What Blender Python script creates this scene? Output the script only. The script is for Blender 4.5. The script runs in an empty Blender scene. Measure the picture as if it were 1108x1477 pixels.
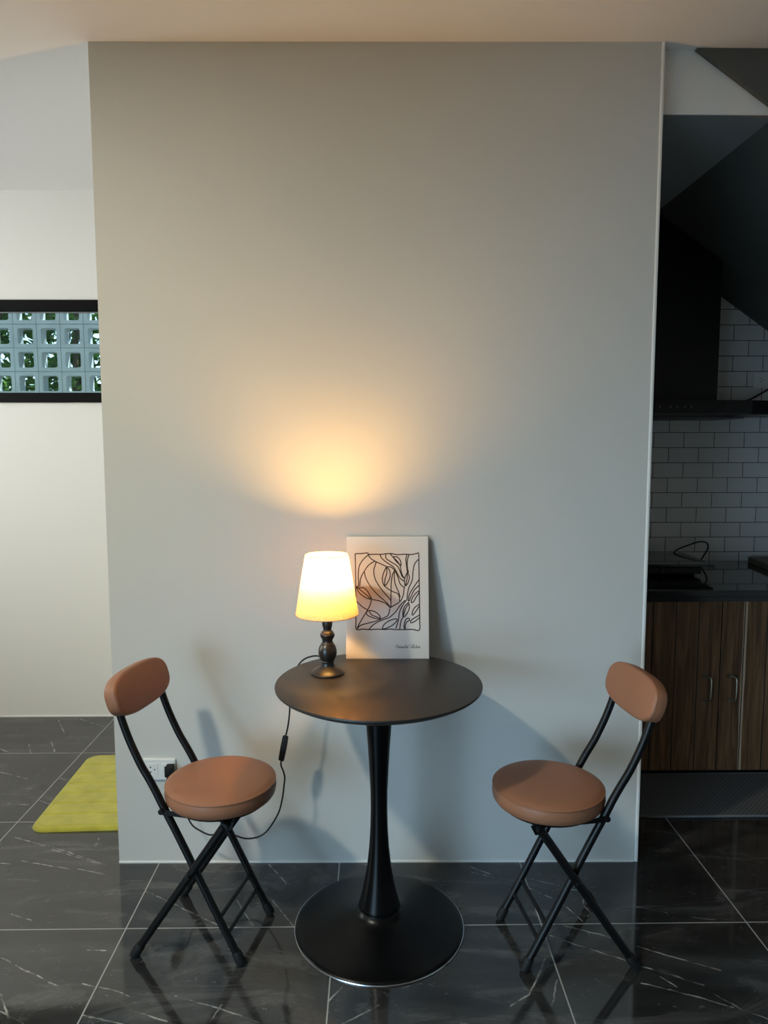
import bpy, bmesh, math, random
from mathutils import Vector, Matrix, Euler
random.seed(7)
# light levels: bulb, left window, cool ceiling panel, back room window, sky, sun
LL = (425, (1, .52, .13)); LW = (40, (.48, .76, 1)); LC = (33, (1, .97, .78)); LB = (22, (.96, .99, 1)); LSKY = 6.0; LSUN = 5.0
sc = bpy.context.scene
col = sc.collection
PI = math.pi

# ------------------------------------------------------------------ materials
def new_mat(name):
    m = bpy.data.materials.new(name); m.use_nodes = True
    nt = m.node_tree
    return m, nt, nt.nodes['Principled BSDF']

def nd(nt, typ, **kw):
    n = nt.nodes.new(typ)
    for k, v in kw.items():
        setattr(n, k, v)
    return n

def math_n(nt, op, a, b=None, c=None, clamp=False):
    n = nt.nodes.new('ShaderNodeMath'); n.operation = op; n.use_clamp = clamp
    for i, v in enumerate((a, b, c)):
        if v is None: continue
        if isinstance(v, (int, float)): n.inputs[i].default_value = v
        else: nt.links.new(v, n.inputs[i])
    return n.outputs[0]

def mix_rgb(nt, fac, a, b):
    n = nt.nodes.new('ShaderNodeMix'); n.data_type = 'RGBA'
    for i, v in ((0, fac), (6, a), (7, b)):
        if isinstance(v, (int, float)): n.inputs[i].default_value = v
        elif isinstance(v, tuple): n.inputs[i].default_value = v if len(v) == 4 else (*v, 1)
        else: nt.links.new(v, n.inputs[i])
    return n.outputs[2]

def simple(name, rgb, rough=.5, metal=0., spec=.5, bump=None, var=None, coat=0.):
    """plain material with optional noise bump (scale, strength) and colour variation (scale, amount)"""
    m, nt, b = new_mat(name)
    b.inputs['Base Color'].default_value = (*rgb, 1)
    b.inputs['Roughness'].default_value = rough
    b.inputs['Metallic'].default_value = metal
    b.inputs['Specular IOR Level'].default_value = spec
    b.inputs['Coat Weight'].default_value = coat
    tc = nd(nt, 'ShaderNodeTexCoord')
    if var:
        no = nd(nt, 'ShaderNodeTexNoise'); no.inputs['Scale'].default_value = var[0]; no.inputs['Detail'].default_value = 4
        nt.links.new(tc.outputs['Object'], no.inputs['Vector'])
        f = math_n(nt, 'MULTIPLY_ADD', no.outputs['Fac'], 2 * var[1], 1 - var[1])
        mx = nd(nt, 'ShaderNodeVectorMath', operation='SCALE'); mx.inputs[0].default_value = rgb
        nt.links.new(f, mx.inputs['Scale']); nt.links.new(mx.outputs[0], b.inputs['Base Color'])
    if bump:
        no = nd(nt, 'ShaderNodeTexNoise'); no.inputs['Scale'].default_value = bump[0]; no.inputs['Detail'].default_value = 5
        nt.links.new(tc.outputs['Object'], no.inputs['Vector'])
        bp = nd(nt, 'ShaderNodeBump'); bp.inputs['Strength'].default_value = bump[1]; bp.inputs['Distance'].default_value = bump[2] if len(bump) > 2 else .002
        nt.links.new(no.outputs['Fac'], bp.inputs['Height']); nt.links.new(bp.outputs[0], b.inputs['Normal'])
    return m

M = {}
M['wall'] = simple('wall_paint', (.62, .62, .60), .55, spec=.3, bump=(9, .25, .004), var=(1.6, .025))
M['wall_back'] = simple('wall_paint_back', (.84, .83, .79), .6, spec=.25, bump=(7, .2, .003))
M['ceiling'] = simple('ceiling_paint', (.91, .89, .87), .7, spec=.2, bump=(5, .1, .003))
M['bead'] = simple('bead_paint', (.8, .8, .78), .4, spec=.4)  # paler than the wall, so the corner bead seems to catch light
M['concrete'] = simple('stair_concrete', (.115, .118, .108), .75, spec=.2, bump=(14, .3, .003), var=(5, .18))
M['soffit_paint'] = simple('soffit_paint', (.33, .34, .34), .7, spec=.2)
M['black_frame'] = simple('black_aluminium', (.0025, .0025, .003), .55, spec=.12)
M['glint_bead'] = simple('grey_glint_bead', (.2, .22, .22), .5)
M['black_metal'] = simple('black_powder_coat', (.004, .004, .0045), .4, spec=.28, bump=(260, .08, .0006))
M['black_rubber'] = simple('black_rubber', (.006, .006, .006), .65, spec=.3)
M['table_top'] = simple('table_laminate', (.018, .016, .015), .42, spec=.5, bump=(300, .06, .0005))
M['pedestal'] = simple('pedestal_paint', (.0025, .0025, .0028), .28, spec=.22)
M['chrome'] = simple('brushed_chrome', (.62, .62, .64), .25, 1.0)
M['leather'] = simple('brown_leatherette', (.27, .118, .064), .48, spec=.4, bump=(380, .12, .0006), var=(9, .06))
M['seam'] = simple('leather_seam', (.22,.095,.05), .5)
M['lamp_wood'] = simple('lamp_black_paint', (.014, .012, .011), .32, spec=.55, bump=(60, .05, .0006))
M['cord'] = simple('black_cord', (.006, .006, .006), .5, spec=.3)
M['canvas'] = simple('canvas_white', (.80, .76, .72), .6, spec=.3, bump=(900, .12, .0004))
M['ink'] = simple('black_ink', (.016, .009, .007), .7)
M['plate'] = simple('outlet_plastic', (.78, .79, .78), .35)
M['hole'] = simple('socket_hole', (.01, .01, .01), .8)
M['hood'] = simple('hood_black_glass', (.006, .006, .006), .35, spec=.3)
M['icon'] = simple('hood_icons', (.07, .08, .08), .5)
M['counter'] = simple('black_granite', (.010, .011, .014), .06, spec=.5, var=(80, .3))
M['hob_glass'] = simple('hob_glass', (.008, .009, .012), .08, spec=.6)
M['hob_body'] = simple('hob_plastic', (.008, .008, .008), .5)
M['board_wood'] = simple('chopping_board_wood', (.10, .085, .055), .5, var=(14, .25))
M['handle'] = simple('antique_handle', (.24, .19, .14), .38, .85)
M['carcass'] = simple('cabinet_carcass', (.02, .014, .010), .6)
M['toe_kick'] = simple('toe_kick', (.008, .008, .008), .6)
M['block'] = simple('breeze_block', (.58, .63, .65), .85, spec=.2, bump=(60, .3, .002), var=(12, .12))
M['soil'] = simple('garden_soil', (.07, .06, .04), .9)
M['bark'] = simple('shrub_bark', (.10, .08, .05), .9)

# green bath rug: microfibre pile
def rug_material():
    m, nt, b = new_mat('green_microfibre')
    tc = nd(nt, 'ShaderNodeTexCoord')
    n1 = nd(nt, 'ShaderNodeTexNoise'); n1.inputs['Scale'].default_value = 16; n1.inputs['Detail'].default_value = 6
    nt.links.new(tc.outputs['Object'], n1.inputs['Vector'])
    r = nd(nt, 'ShaderNodeValToRGB'); r.color_ramp.elements[0].position = .35; r.color_ramp.elements[1].position = .68
    r.color_ramp.elements[0].color = (.37, .34, .035, 1); r.color_ramp.elements[1].color = (.48, .44, .05, 1)
    nt.links.new(n1.outputs['Fac'], r.inputs[0]); nt.links.new(r.outputs[0], b.inputs['Base Color'])
    b.inputs['Roughness'].default_value = .95
    b.inputs['Sheen Weight'].default_value = .3
    n2 = nd(nt, 'ShaderNodeTexNoise'); n2.inputs['Scale'].default_value = 500
    nt.links.new(tc.outputs['Object'], n2.inputs['Vector'])
    bp = nd(nt, 'ShaderNodeBump'); bp.inputs['Strength'].default_value = .4; bp.inputs['Distance'].default_value = .002
    nt.links.new(n2.outputs['Fac'], bp.inputs['Height']); nt.links.new(bp.outputs[0], b.inputs['Normal'])
    return m
M['rug'] = rug_material()

def mat_material():
    m, nt, b = new_mat('kitchen_mat_weave')
    tc = nd(nt, 'ShaderNodeTexCoord')
    w = nd(nt, 'ShaderNodeTexChecker'); w.inputs['Scale'].default_value = 110
    w.inputs[1].default_value = (.13, .13, .135, 1); w.inputs[2].default_value = (.07, .07, .073, 1)
    nt.links.new(tc.outputs['Object'], w.inputs['Vector']); nt.links.new(w.outputs[0], b.inputs['Base Color'])
    b.inputs['Roughness'].default_value = .9
    bp = nd(nt, 'ShaderNodeBump'); bp.inputs['Strength'].default_value = .5; bp.inputs['Distance'].default_value = .002
    nt.links.new(w.outputs['Fac'], bp.inputs['Height']); nt.links.new(bp.outputs[0], b.inputs['Normal'])
    return m
M['mat'] = mat_material()

# dark grey marble tiles, 0.6 m, thin pale grout, white veins
VEINS = [(-1.164,2.428,-0.917,2.316),(-1.18,2.336,-1.0,2.286),(-0.977,2.289,-0.874,2.257),(-1.248,2.325,-1.212,2.32),(-1.021,1.876,-0.817,1.766),(-1.081,2.058,-1.007,2.031),(-0.673,1.752,-0.622,1.73),(-0.758,1.775,-0.673,1.752),(-0.713,2.163,-0.446,1.995),(-0.715,1.671,-0.606,1.641),(-0.607,1.684,-0.504,1.648),(-0.793,1.902,-0.744,1.898),(-0.94,1.726,-0.894,1.665),(-0.926,1.687,-0.852,1.647),(-0.422,2.113,-0.353,1.994),(-0.352,2.303,-0.282,2.199),(-0.314,2.111,-0.239,1.995),(-0.384,1.699,-0.401,1.642),(-0.507,1.73,-0.382,1.685),(-0.382,1.685,-0.281,1.641),(0.314,2.249,0.377,2.222),(0.377,2.222,0.467,2.191),(0.502,2.208,0.582,2.174),(0.479,2.165,0.567,2.088),(0.567,2.088,0.608,1.997),(0.607,2.152,0.646,2.145),(0.646,2.145,0.63,2.073),(0.63,2.073,0.642,2.034),(0.55,1.983,0.674,1.924),(0.497,1.939,0.68,1.836),(0.705,1.82,0.796,1.775),(0.787,2.064,0.868,2.037),(0.465,1.855,0.391,1.721),(0.391,1.721,0.337,1.686),(0.474,1.77,0.439,1.684),(0.937,2.014,0.996,2.0),(0.729,1.892,0.914,1.796),(0.711,1.817,0.845,1.745),(0.688,1.755,0.816,1.705),(0.816,1.705,0.885,1.67),(0.746,1.779,0.774,1.739),(0.857,1.716,0.908,1.661),(0.908,1.661,0.954,1.634),(-1.599,3.597,-1.49,3.41),(-1.524,3.338,-1.447,3.205),(-1.711,3.24,-1.641,3.194),(-1.599,3.284,-1.55,3.192),(-1.589,3.0,-1.447,2.94),(-1.49,3.595,-1.334,3.493),(-1.309,2.937,-1.244,2.912),(-1.423,2.729,-1.332,2.717),(-1.275,2.483,-1.07,2.397),(-1.07,2.397,-0.894,2.311),(-0.975,2.474,-0.971,2.429),(-1.307,2.749,-1.231,2.71),(-0.081,1.633,0.01,1.691),(-0.116,1.706,-0.085,1.755),(0.292,2.297,0.379,2.233)]
def floor_material():
    m, nt, b = new_mat('marble_tile_floor')
    tc = nd(nt, 'ShaderNodeTexCoord')
    P = tc.outputs['Object']
    sx = nd(nt, 'ShaderNodeSeparateXYZ'); nt.links.new(P, sx.inputs[0])
    def grout(o, off):
        t = math_n(nt, 'ADD', o, -off + 6.0)
        t = math_n(nt, 'MODULO', t, .6)
        t = math_n(nt, 'SUBTRACT', t, .3)
        t = math_n(nt, 'ABSOLUTE', t)
        return math_n(nt, 'GREATER_THAN', t, .3 - .0019)
    g = math_n(nt, 'MAXIMUM', grout(sx.outputs[0], -.118), grout(sx.outputs[1], 1.989))
    # hand-traced veins, wobbling slightly, broken up by noise
    wob = nd(nt, 'ShaderNodeTexNoise'); wob.inputs['Scale'].default_value = 22; wob.inputs['Detail'].default_value = 3
    nt.links.new(P, wob.inputs['Vector'])
    wv = nd(nt, 'ShaderNodeVectorMath', operation='SUBTRACT'); nt.links.new(wob.outputs['Color'], wv.inputs[0]); wv.inputs[1].default_value = (.5, .5, .5)
    ws = nd(nt, 'ShaderNodeVectorMath', operation='SCALE'); nt.links.new(wv.outputs[0], ws.inputs[0]); ws.inputs['Scale'].default_value = .011
    wp = nd(nt, 'ShaderNodeVectorMath', operation='ADD'); nt.links.new(P, wp.inputs[0]); nt.links.new(ws.outputs[0], wp.inputs[1])
    fl = nd(nt, 'ShaderNodeVectorMath', operation='MULTIPLY'); nt.links.new(wp.outputs[0], fl.inputs[0]); fl.inputs[1].default_value = (1, 1, 0)
    W = fl.outputs[0]
    acc = None
    for ax, ay, bx, by in VEINS:
        d = Vector((bx - ax, by - ay, 0)); L = d.length; d /= L
        s = nd(nt, 'ShaderNodeVectorMath', operation='SUBTRACT'); nt.links.new(W, s.inputs[0]); s.inputs[1].default_value = (ax, ay, 0)
        dt = nd(nt, 'ShaderNodeVectorMath', operation='DOT_PRODUCT'); nt.links.new(s.outputs[0], dt.inputs[0]); dt.inputs[1].default_value = d
        t = nd(nt, 'ShaderNodeClamp'); nt.links.new(dt.outputs['Value'], t.inputs[0]); t.inputs[2].default_value = L
        q = nd(nt, 'ShaderNodeVectorMath', operation='SCALE'); q.inputs[0].default_value = d; nt.links.new(t.outputs[0], q.inputs['Scale'])
        di = nd(nt, 'ShaderNodeVectorMath', operation='DISTANCE'); nt.links.new(s.outputs[0], di.inputs[0]); nt.links.new(q.outputs[0], di.inputs[1])
        acc = di.outputs['Value'] if acc is None else math_n(nt, 'MINIMUM', acc, di.outputs['Value'])
    v = nd(nt, 'ShaderNodeMapRange'); v.inputs['From Min'].default_value = .0003; v.inputs['From Max'].default_value = .0029
    v.inputs['To Min'].default_value = 1; v.inputs['To Max'].default_value = 0
    nt.links.new(acc, v.inputs['Value'])
    bk = nd(nt, 'ShaderNodeTexNoise'); bk.inputs['Scale'].default_value = 30; nt.links.new(P, bk.inputs['Vector'])
    bkr = nd(nt, 'ShaderNodeMapRange'); bkr.inputs['From Min'].default_value = .40; bkr.inputs['From Max'].default_value = .66; bkr.inputs['To Min'].default_value = .06
    nt.links.new(bk.outputs['Fac'], bkr.inputs['Value'])
    vein = math_n(nt, 'MULTIPLY', v.outputs[0], bkr.outputs[0])
    # cloudy body
    mp = nd(nt, 'ShaderNodeMapping'); mp.inputs['Rotation'].default_value = (0, 0, .45); mp.inputs['Scale'].default_value = (2.2, 7, 1)
    nt.links.new(P, mp.inputs['Vector'])
    c1 = nd(nt, 'ShaderNodeTexNoise'); c1.inputs['Scale'].default_value = 1.4; c1.inputs['Detail'].default_value = 9; c1.inputs['Roughness'].default_value = .62; c1.inputs['Distortion'].default_value = .6
    nt.links.new(mp.outputs[0], c1.inputs['Vector'])
    r = nd(nt, 'ShaderNodeValToRGB'); r.color_ramp.elements[0].position = .38; r.color_ramp.elements[1].position = .75
    r.color_ramp.elements[0].color = (.015, .015, .0155, 1); r.color_ramp.elements[1].color = (.046, .0455, .0445, 1)
    nt.links.new(c1.outputs['Fac'], r.inputs[0])
    # faint hairline veins everywhere else
    fn = nd(nt, 'ShaderNodeTexNoise'); fn.inputs['Scale'].default_value = 2.1; fn.inputs['Detail'].default_value = 3; fn.inputs['Distortion'].default_value = .8
    nt.links.new(mp.outputs[0], fn.inputs['Vector'])
    h = math_n(nt, 'ABSOLUTE', math_n(nt, 'SUBTRACT', fn.outputs['Fac'], .5))
    h = nd_out = math_n(nt, 'LESS_THAN', h, .0016)
    hm = math_n(nt, 'MULTIPLY', h, math_n(nt, 'GREATER_THAN', bk.outputs['Fac'], .56))
    # pale smoky streaks
    c2 = nd(nt, 'ShaderNodeTexNoise'); c2.inputs['Scale'].default_value = 1.1; c2.inputs['Detail'].default_value = 10; c2.inputs['Roughness'].default_value = .7; c2.inputs['Distortion'].default_value = 1.4
    nt.links.new(mp.outputs[0], c2.inputs['Vector'])
    sm = nd(nt, 'ShaderNodeMapRange'); sm.inputs['From Min'].default_value = .50; sm.inputs['From Max'].default_value = .76; sm.inputs['To Max'].default_value = .75
    nt.links.new(c2.outputs['Fac'], sm.inputs['Value'])
    smoky = mix_rgb(nt, sm.outputs[0], r.outputs[0], (.125, .123, .120))
    body = mix_rgb(nt, math_n(nt, 'MULTIPLY', hm, .25), smoky, (.35, .35, .34))
    body = mix_rgb(nt, math_n(nt, 'MULTIPLY', vein, .72), body, (.52, .51, .49))
    fin = mix_rgb(nt, g, body, (.30, .30, .29))
    nt.links.new(fin, b.inputs['Base Color'])
    ro = math_n(nt, 'MULTIPLY_ADD', g, .5, .075)
    nt.links.new(ro, b.inputs['Roughness'])
    b.inputs['IOR'].default_value = 1.68
    bp = nd(nt, 'ShaderNodeBump'); bp.inputs['Strength'].default_value = .25; bp.inputs['Distance'].default_value = .001; bp.invert = True
    nt.links.new(g, bp.inputs['Height']); nt.links.new(bp.outputs[0], b.inputs['Normal'])
    return m
M['floor'] = floor_material()

def subway_material():
    m, nt, b = new_mat('white_subway_tile')
    tc = nd(nt, 'ShaderNodeTexCoord'); s = nd(nt, 'ShaderNodeSeparateXYZ'); nt.links.new(tc.outputs['Object'], s.inputs[0])
    c = nd(nt, 'ShaderNodeCombineXYZ')
    # rows start at z = .8414 - .0746 ; joints at x = 1.461 / 1.386
    nt.links.new(math_n(nt, 'ADD', s.outputs[0], -1.3872 + 1.501 * 3), c.inputs[0]); nt.links.new(math_n(nt, 'ADD', s.outputs[2], -.0930), c.inputs[1])
    br = nd(nt, 'ShaderNodeTexBrick'); br.offset = .5; br.offset_frequency = 2; br.squash = 1
    br.inputs['Scale'].default_value = 1; br.inputs['Brick Width'].default_value = .1501; br.inputs['Row Height'].default_value = .0746
    br.inputs['Mortar Size'].default_value = .0017; br.inputs['Mortar Smooth'].default_value = .1
    br.inputs['Color1'].default_value = (.66, .67, .68, 1); br.inputs['Color2'].default_value = (.74, .75, .76, 1); br.inputs['Mortar'].default_value = (.03, .03, .035, 1)
    nt.links.new(c.outputs[0], br.inputs['Vector']); nt.links.new(br.outputs['Color'], b.inputs['Base Color'])
    b.inputs['Roughness'].default_value = .22
    bp = nd(nt, 'ShaderNodeBump'); bp.inputs['Strength'].default_value = .4; bp.inputs['Distance'].default_value = .002; bp.invert = True
    nt.links.new(br.outputs['Fac'], bp.inputs['Height']); nt.links.new(bp.outputs[0], b.inputs['Normal'])
    return m
M['subway'] = subway_material()

def plank_wood(name, x0, pitch, streak=None):
    m, nt, b = new_mat(name)
    tc = nd(nt, 'ShaderNodeTexCoord'); P = tc.outputs['Object']
    s = nd(nt, 'ShaderNodeSeparateXYZ'); nt.links.new(P, s.inputs[0])
    u = math_n(nt, 'DIVIDE', math_n(nt, 'SUBTRACT', s.outputs[0], x0), pitch)
    idx = math_n(nt, 'FLOOR', u)
    fr = math_n(nt, 'SUBTRACT', u, idx)
    edge = math_n(nt, 'ABSOLUTE', math_n(nt, 'SUBTRACT', fr, .5))
    groove = math_n(nt, 'GREATER_THAN', edge, .5 - .022)
    c = nd(nt, 'ShaderNodeCombineXYZ')
    nt.links.new(math_n(nt, 'MULTIPLY_ADD', idx, 3.7, math_n(nt, 'MULTIPLY', s.outputs[0], 30)), c.inputs[0])
    nt.links.new(math_n(nt, 'MULTIPLY', s.outputs[2], 1.8), c.inputs[2]); nt.links.new(math_n(nt, 'MULTIPLY', idx, 5.1), c.inputs[1])
    n = nd(nt, 'ShaderNodeTexNoise'); n.inputs['Scale'].default_value = 1.6; n.inputs['Detail'].default_value = 8; n.inputs['Distortion'].default_value = 1.2
    nt.links.new(c.outputs[0], n.inputs['Vector'])
    r = nd(nt, 'ShaderNodeValToRGB'); r.color_ramp.elements[0].position = .32; r.color_ramp.elements[1].position = .72
    r.color_ramp.elements[0].color = (.075, .034, .014, 1); r.color_ramp.elements[1].color = (.25, .13, .06, 1)
    nt.links.new(n.outputs['Fac'], r.inputs[0])
    out = r.outputs[0]
    if streak is not None:
        w = math_n(nt, 'ABSOLUTE', math_n(nt, 'SUBTRACT', math_n(nt, 'ADD', s.outputs[0], math_n(nt, 'MULTIPLY', n.outputs['Fac'], .010)), streak + .005))
        out = mix_rgb(nt, math_n(nt, 'MULTIPLY', math_n(nt, 'LESS_THAN', w, .0075), .85), out, (.62, .47, .33))
    out = mix_rgb(nt, groove, out, (.006, .004, .003))
    nt.links.new(out, b.inputs['Base Color']); b.inputs['Roughness'].default_value = .5
    bp = nd(nt, 'ShaderNodeBump'); bp.inputs['Strength'].default_value = .5; bp.inputs['Distance'].default_value = .003; bp.invert = True
    nt.links.new(groove, bp.inputs['Height']); nt.links.new(bp.outputs[0], b.inputs['Normal'])
    return m

def shade_material():
    m = bpy.data.materials.new('linen_lampshade'); m.use_nodes = True
    nt = m.node_tree; nt.nodes.clear()
    out = nd(nt, 'ShaderNodeOutputMaterial')
    tc = nd(nt, 'ShaderNodeTexCoord')
    mp = nd(nt, 'ShaderNodeMapping'); mp.inputs['Scale'].default_value = (160, 160, 900); nt.links.new(tc.outputs['Object'], mp.inputs[0])
    n = nd(nt, 'ShaderNodeTexNoise'); n.inputs['Scale'].default_value = 1; n.inputs['Detail'].default_value = 3; nt.links.new(mp.outputs[0], n.inputs['Vector'])
    r = nd(nt, 'ShaderNodeValToRGB'); r.color_ramp.elements[0].position = .3; r.color_ramp.elements[1].position = .7
    r.color_ramp.elements[0].color = (.62, .49, .33, 1); r.color_ramp.elements[1].color = (.90, .82, .68, 1)
    nt.links.new(n.outputs['Fac'], r.inputs[0])
    d = nd(nt, 'ShaderNodeBsdfDiffuse'); t = nd(nt, 'ShaderNodeBsdfTranslucent')
    nt.links.new(r.outputs[0], d.inputs[0])
    wm = nd(nt, 'ShaderNodeVectorMath', operation='MULTIPLY'); wm.inputs[1].default_value = (1, .76, .58); nt.links.new(r.outputs[0], wm.inputs[0]); nt.links.new(wm.outputs[0], t.inputs[0])
    mx = nd(nt, 'ShaderNodeMixShader'); mx.inputs[0].default_value = .66
    nt.links.new(d.outputs[0], mx.inputs[1]); nt.links.new(t.outputs[0], mx.inputs[2]); nt.links.new(mx.outputs[0], out.inputs[0])
    return m
M['shade'] = shade_material()

def emit(name, rgb, s):
    m = bpy.data.materials.new(name); m.use_nodes = True; nt = m.node_tree; nt.nodes.clear()
    o = nd(nt, 'ShaderNodeOutputMaterial'); e = nd(nt, 'ShaderNodeEmission')
    e.inputs[0].default_value = (*rgb, 1); e.inputs[1].default_value = s; nt.links.new(e.outputs[0], o.inputs[0])
    return m
M['bulb'] = emit('warm_bulb', LL[1], LL[0])

def glass_material():
    m = bpy.data.materials.new('green_tint_glass'); m.use_nodes = True; nt = m.node_tree; nt.nodes.clear()
    o = nd(nt, 'ShaderNodeOutputMaterial'); t = nd(nt, 'ShaderNodeBsdfTransparent'); g = nd(nt, 'ShaderNodeBsdfGlossy')
    t.inputs[0].default_value = (.83, .94, .97, 1); g.inputs['Roughness'].default_value = .02
    f = nd(nt, 'ShaderNodeFresnel'); f.inputs[0].default_value = 1.45
    mx = nd(nt, 'ShaderNodeMixShader'); nt.links.new(f.outputs[0], mx.inputs[0]); nt.links.new(t.outputs[0], mx.inputs[1]); nt.links.new(g.outputs[0], mx.inputs[2])
    nt.links.new(mx.outputs[0], o.inputs[0])
    return m
M['glass'] = glass_material()

def leaf_material():
    m, nt, b = new_mat('leaf_green')
    oi = nd(nt, 'ShaderNodeTexCoord')
    n = nd(nt, 'ShaderNodeTexNoise'); n.inputs['Scale'].default_value = 5; nt.links.new(oi.outputs['Object'], n.inputs['Vector'])
    r = nd(nt, 'ShaderNodeValToRGB'); r.color_ramp.elements[0].position = .35; r.color_ramp.elements[1].position = .68
    r.color_ramp.elements[0].color = (.03, .10, .02, 1); r.color_ramp.elements[1].color = (.20, .38, .08, 1)
    nt.links.new(n.outputs['Fac'], r.inputs[0]); nt.links.new(r.outputs[0], b.inputs['Base Color'])
    b.inputs['Roughness'].default_value = .4
    tr = nd(nt, 'ShaderNodeBsdfTranslucent'); nt.links.new(r.outputs[0], tr.inputs[0])
    mx = nd(nt, 'ShaderNodeMixShader'); mx.inputs[0].default_value = .5
    out = [n for n in nt.nodes if n.type == 'OUTPUT_MATERIAL'][0]
    nt.links.new(b.outputs[0], mx.inputs[1]); nt.links.new(tr.outputs[0], mx.inputs[2]); nt.links.new(mx.outputs[0], out.inputs[0])
    return m
M['leaf'] = leaf_material()

# ------------------------------------------------------------------ mesh helpers
def link(name, bm, mat, parent=None, smooth=True, loc=None, angle=35):
    me = bpy.data.meshes.new(name)
    bmesh.ops.recalc_face_normals(bm, faces=bm.faces)
    bm.to_mesh(me); bm.free()
    me.materials.append(mat)
    if smooth:
        me.polygons.foreach_set('use_smooth', [True] * len(me.polygons))
        try: me.set_sharp_from_angle(angle=math.radians(angle))
        except Exception: pass
    o = bpy.data.objects.new(name, me); col.objects.link(o)
    if parent: o.parent = parent
    if loc: o.location = loc
    return o

def empty(name, loc=(0, 0, 0), rz=0, label=None, cat=None, group=None):
    o = bpy.data.objects.new(name, None); col.objects.link(o)
    o.location = loc; o.rotation_euler = (0, 0, rz); o.empty_display_size = .05
    tag(o, label, cat, group)
    return o

def tag(o, label=None, cat=None, group=None, kind=None):
    if label: o['label'] = label
    if cat: o['category'] = cat
    if group: o['group'] = group
    if kind: o['kind'] = kind
    return o

def struct(name, bm, mat, smooth=False, parent=None):
    o = link(name, bm, mat, parent, smooth); o['kind'] = 'structure'
    return o

def box(bm, x0, x1, y0, y1, z0, z1, bev=0, seg=2, mtx=None):
    vs = [bm.verts.new((x, y, z)) for x in (x0, x1) for y in (y0, y1) for z in (z0, z1)]
    f = [(0, 1, 3, 2), (4, 6, 7, 5), (0, 4, 5, 1), (2, 3, 7, 6), (0, 2, 6, 4), (1, 5, 7, 3)]
    fs = [bm.faces.new([vs[i] for i in q]) for q in f]
    if bev:
        es = list({e for q in fs for e in q.edges})
        r = bmesh.ops.bevel(bm, geom=es, offset=bev, segments=seg, profile=.5, affect='EDGES')
        vs = list({v for v in r['verts']} | {v for q in r['faces'] for v in q.verts})
    if mtx is not None:
        bmesh.ops.transform(bm, matrix=mtx, verts=vs)
    return bm

def prism(bm, poly, axis, a, b):
    """extrude a closed 2-D polygon; axis 'y': poly is (x,z), 'x': (y,z), 'z': (x,y)"""
    def P(p, t): return {'y': (p[0], t, p[1]), 'x': (t, p[0], p[1]), 'z': (p[0], p[1], t)}[axis]
    A = [bm.verts.new(P(p, a)) for p in poly]; B = [bm.verts.new(P(p, b)) for p in poly]
    bm.faces.new(A); bm.faces.new(B[::-1])
    n = len(poly)
    for i in range(n): bm.faces.new((A[i], A[(i + 1) % n], B[(i + 1) % n], B[i]))
    return bm

def lathe(bm, prof, n=64, c=(0, 0, 0), cap=True):
    rings = []
    for r, z in prof:
        if r < 1e-6: rings.append([bm.verts.new((c[0], c[1], c[2] + z))])
        else: rings.append([bm.verts.new((c[0] + r * math.cos(2 * PI * k / n), c[1] + r * math.sin(2 * PI * k / n), c[2] + z)) for k in range(n)])
    for a, b in zip(rings, rings[1:]):
        for k in range(n):
            k2 = (k + 1) % n
            if len(a) == 1 and len(b) == 1: continue
            if len(a) == 1: bm.faces.new((a[0], b[k], b[k2]))
            elif len(b) == 1: bm.faces.new((a[k], a[k2], b[0]))
            else: bm.faces.new((a[k], a[k2], b[k2], b[k]))
    if cap:
        for r in (rings[0], rings[-1]):
            if len(r) > 2: bm.faces.new(r)
    return bm

def smooth_path(pts, sub=6):
    """Catmull-Rom through the points"""
    P = [Vector(p) for p in pts]; out = []
    for i in range(len(P) - 1):
        p0 = P[max(i - 1, 0)]; p1 = P[i]; p2 = P[i + 1]; p3 = P[min(i + 2, len(P) - 1)]
        for k in range(sub):
            t = k / sub
            out.append(.5 * ((2 * p1) + (p2 - p0) * t + (2 * p0 - 5 * p1 + 4 * p2 - p3) * t * t + (3 * p1 - p0 - 3 * p2 + p3) * t ** 3))
    out.append(P[-1])
    return out

def tube(bm, pts, r, n=12, cap=True):
    P = [Vector(p) for p in pts]
    rr = r if isinstance(r, (list, tuple)) else [r] * len(P)
    T = []
    for i in range(len(P)):
        t = (P[min(i + 1, len(P) - 1)] - P[max(i - 1, 0)]); T.append(t.normalized())
    up = Vector((0, 0, 1)) if abs(T[0].z) < .9 else Vector((0, 1, 0))
    N = (up - T[0] * up.dot(T[0])).normalized(); rings = []
    for i, p in enumerate(P):
        N = (N - T[i] * N.dot(T[i])).normalized(); B = T[i].cross(N)
        rings.append([bm.verts.new(p + (N * math.cos(2 * PI * k / n) + B * math.sin(2 * PI * k / n)) * rr[i]) for k in range(n)])
    for a, b in zip(rings, rings[1:]):
        for k in range(n): bm.faces.new((a[k], a[(k + 1) % n], b[(k + 1) % n], b[k]))
    if cap:
        bm.faces.new(rings[0][::-1]); bm.faces.new(rings[-1])
    return bm

def rounded_rect(x0, x1, y0, y1, r, n=8):
    out = []
    for cx, cy, a in ((x1 - r, y1 - r, 0), (x0 + r, y1 - r, 90), (x0 + r, y0 + r, 180), (x1 - r, y0 + r, 270)):
        for k in range(n + 1):
            t = math.radians(a + 90 * k / n); out.append((cx + r * math.cos(t), cy + r * math.sin(t)))
    return out

BM = bmesh.new

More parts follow.
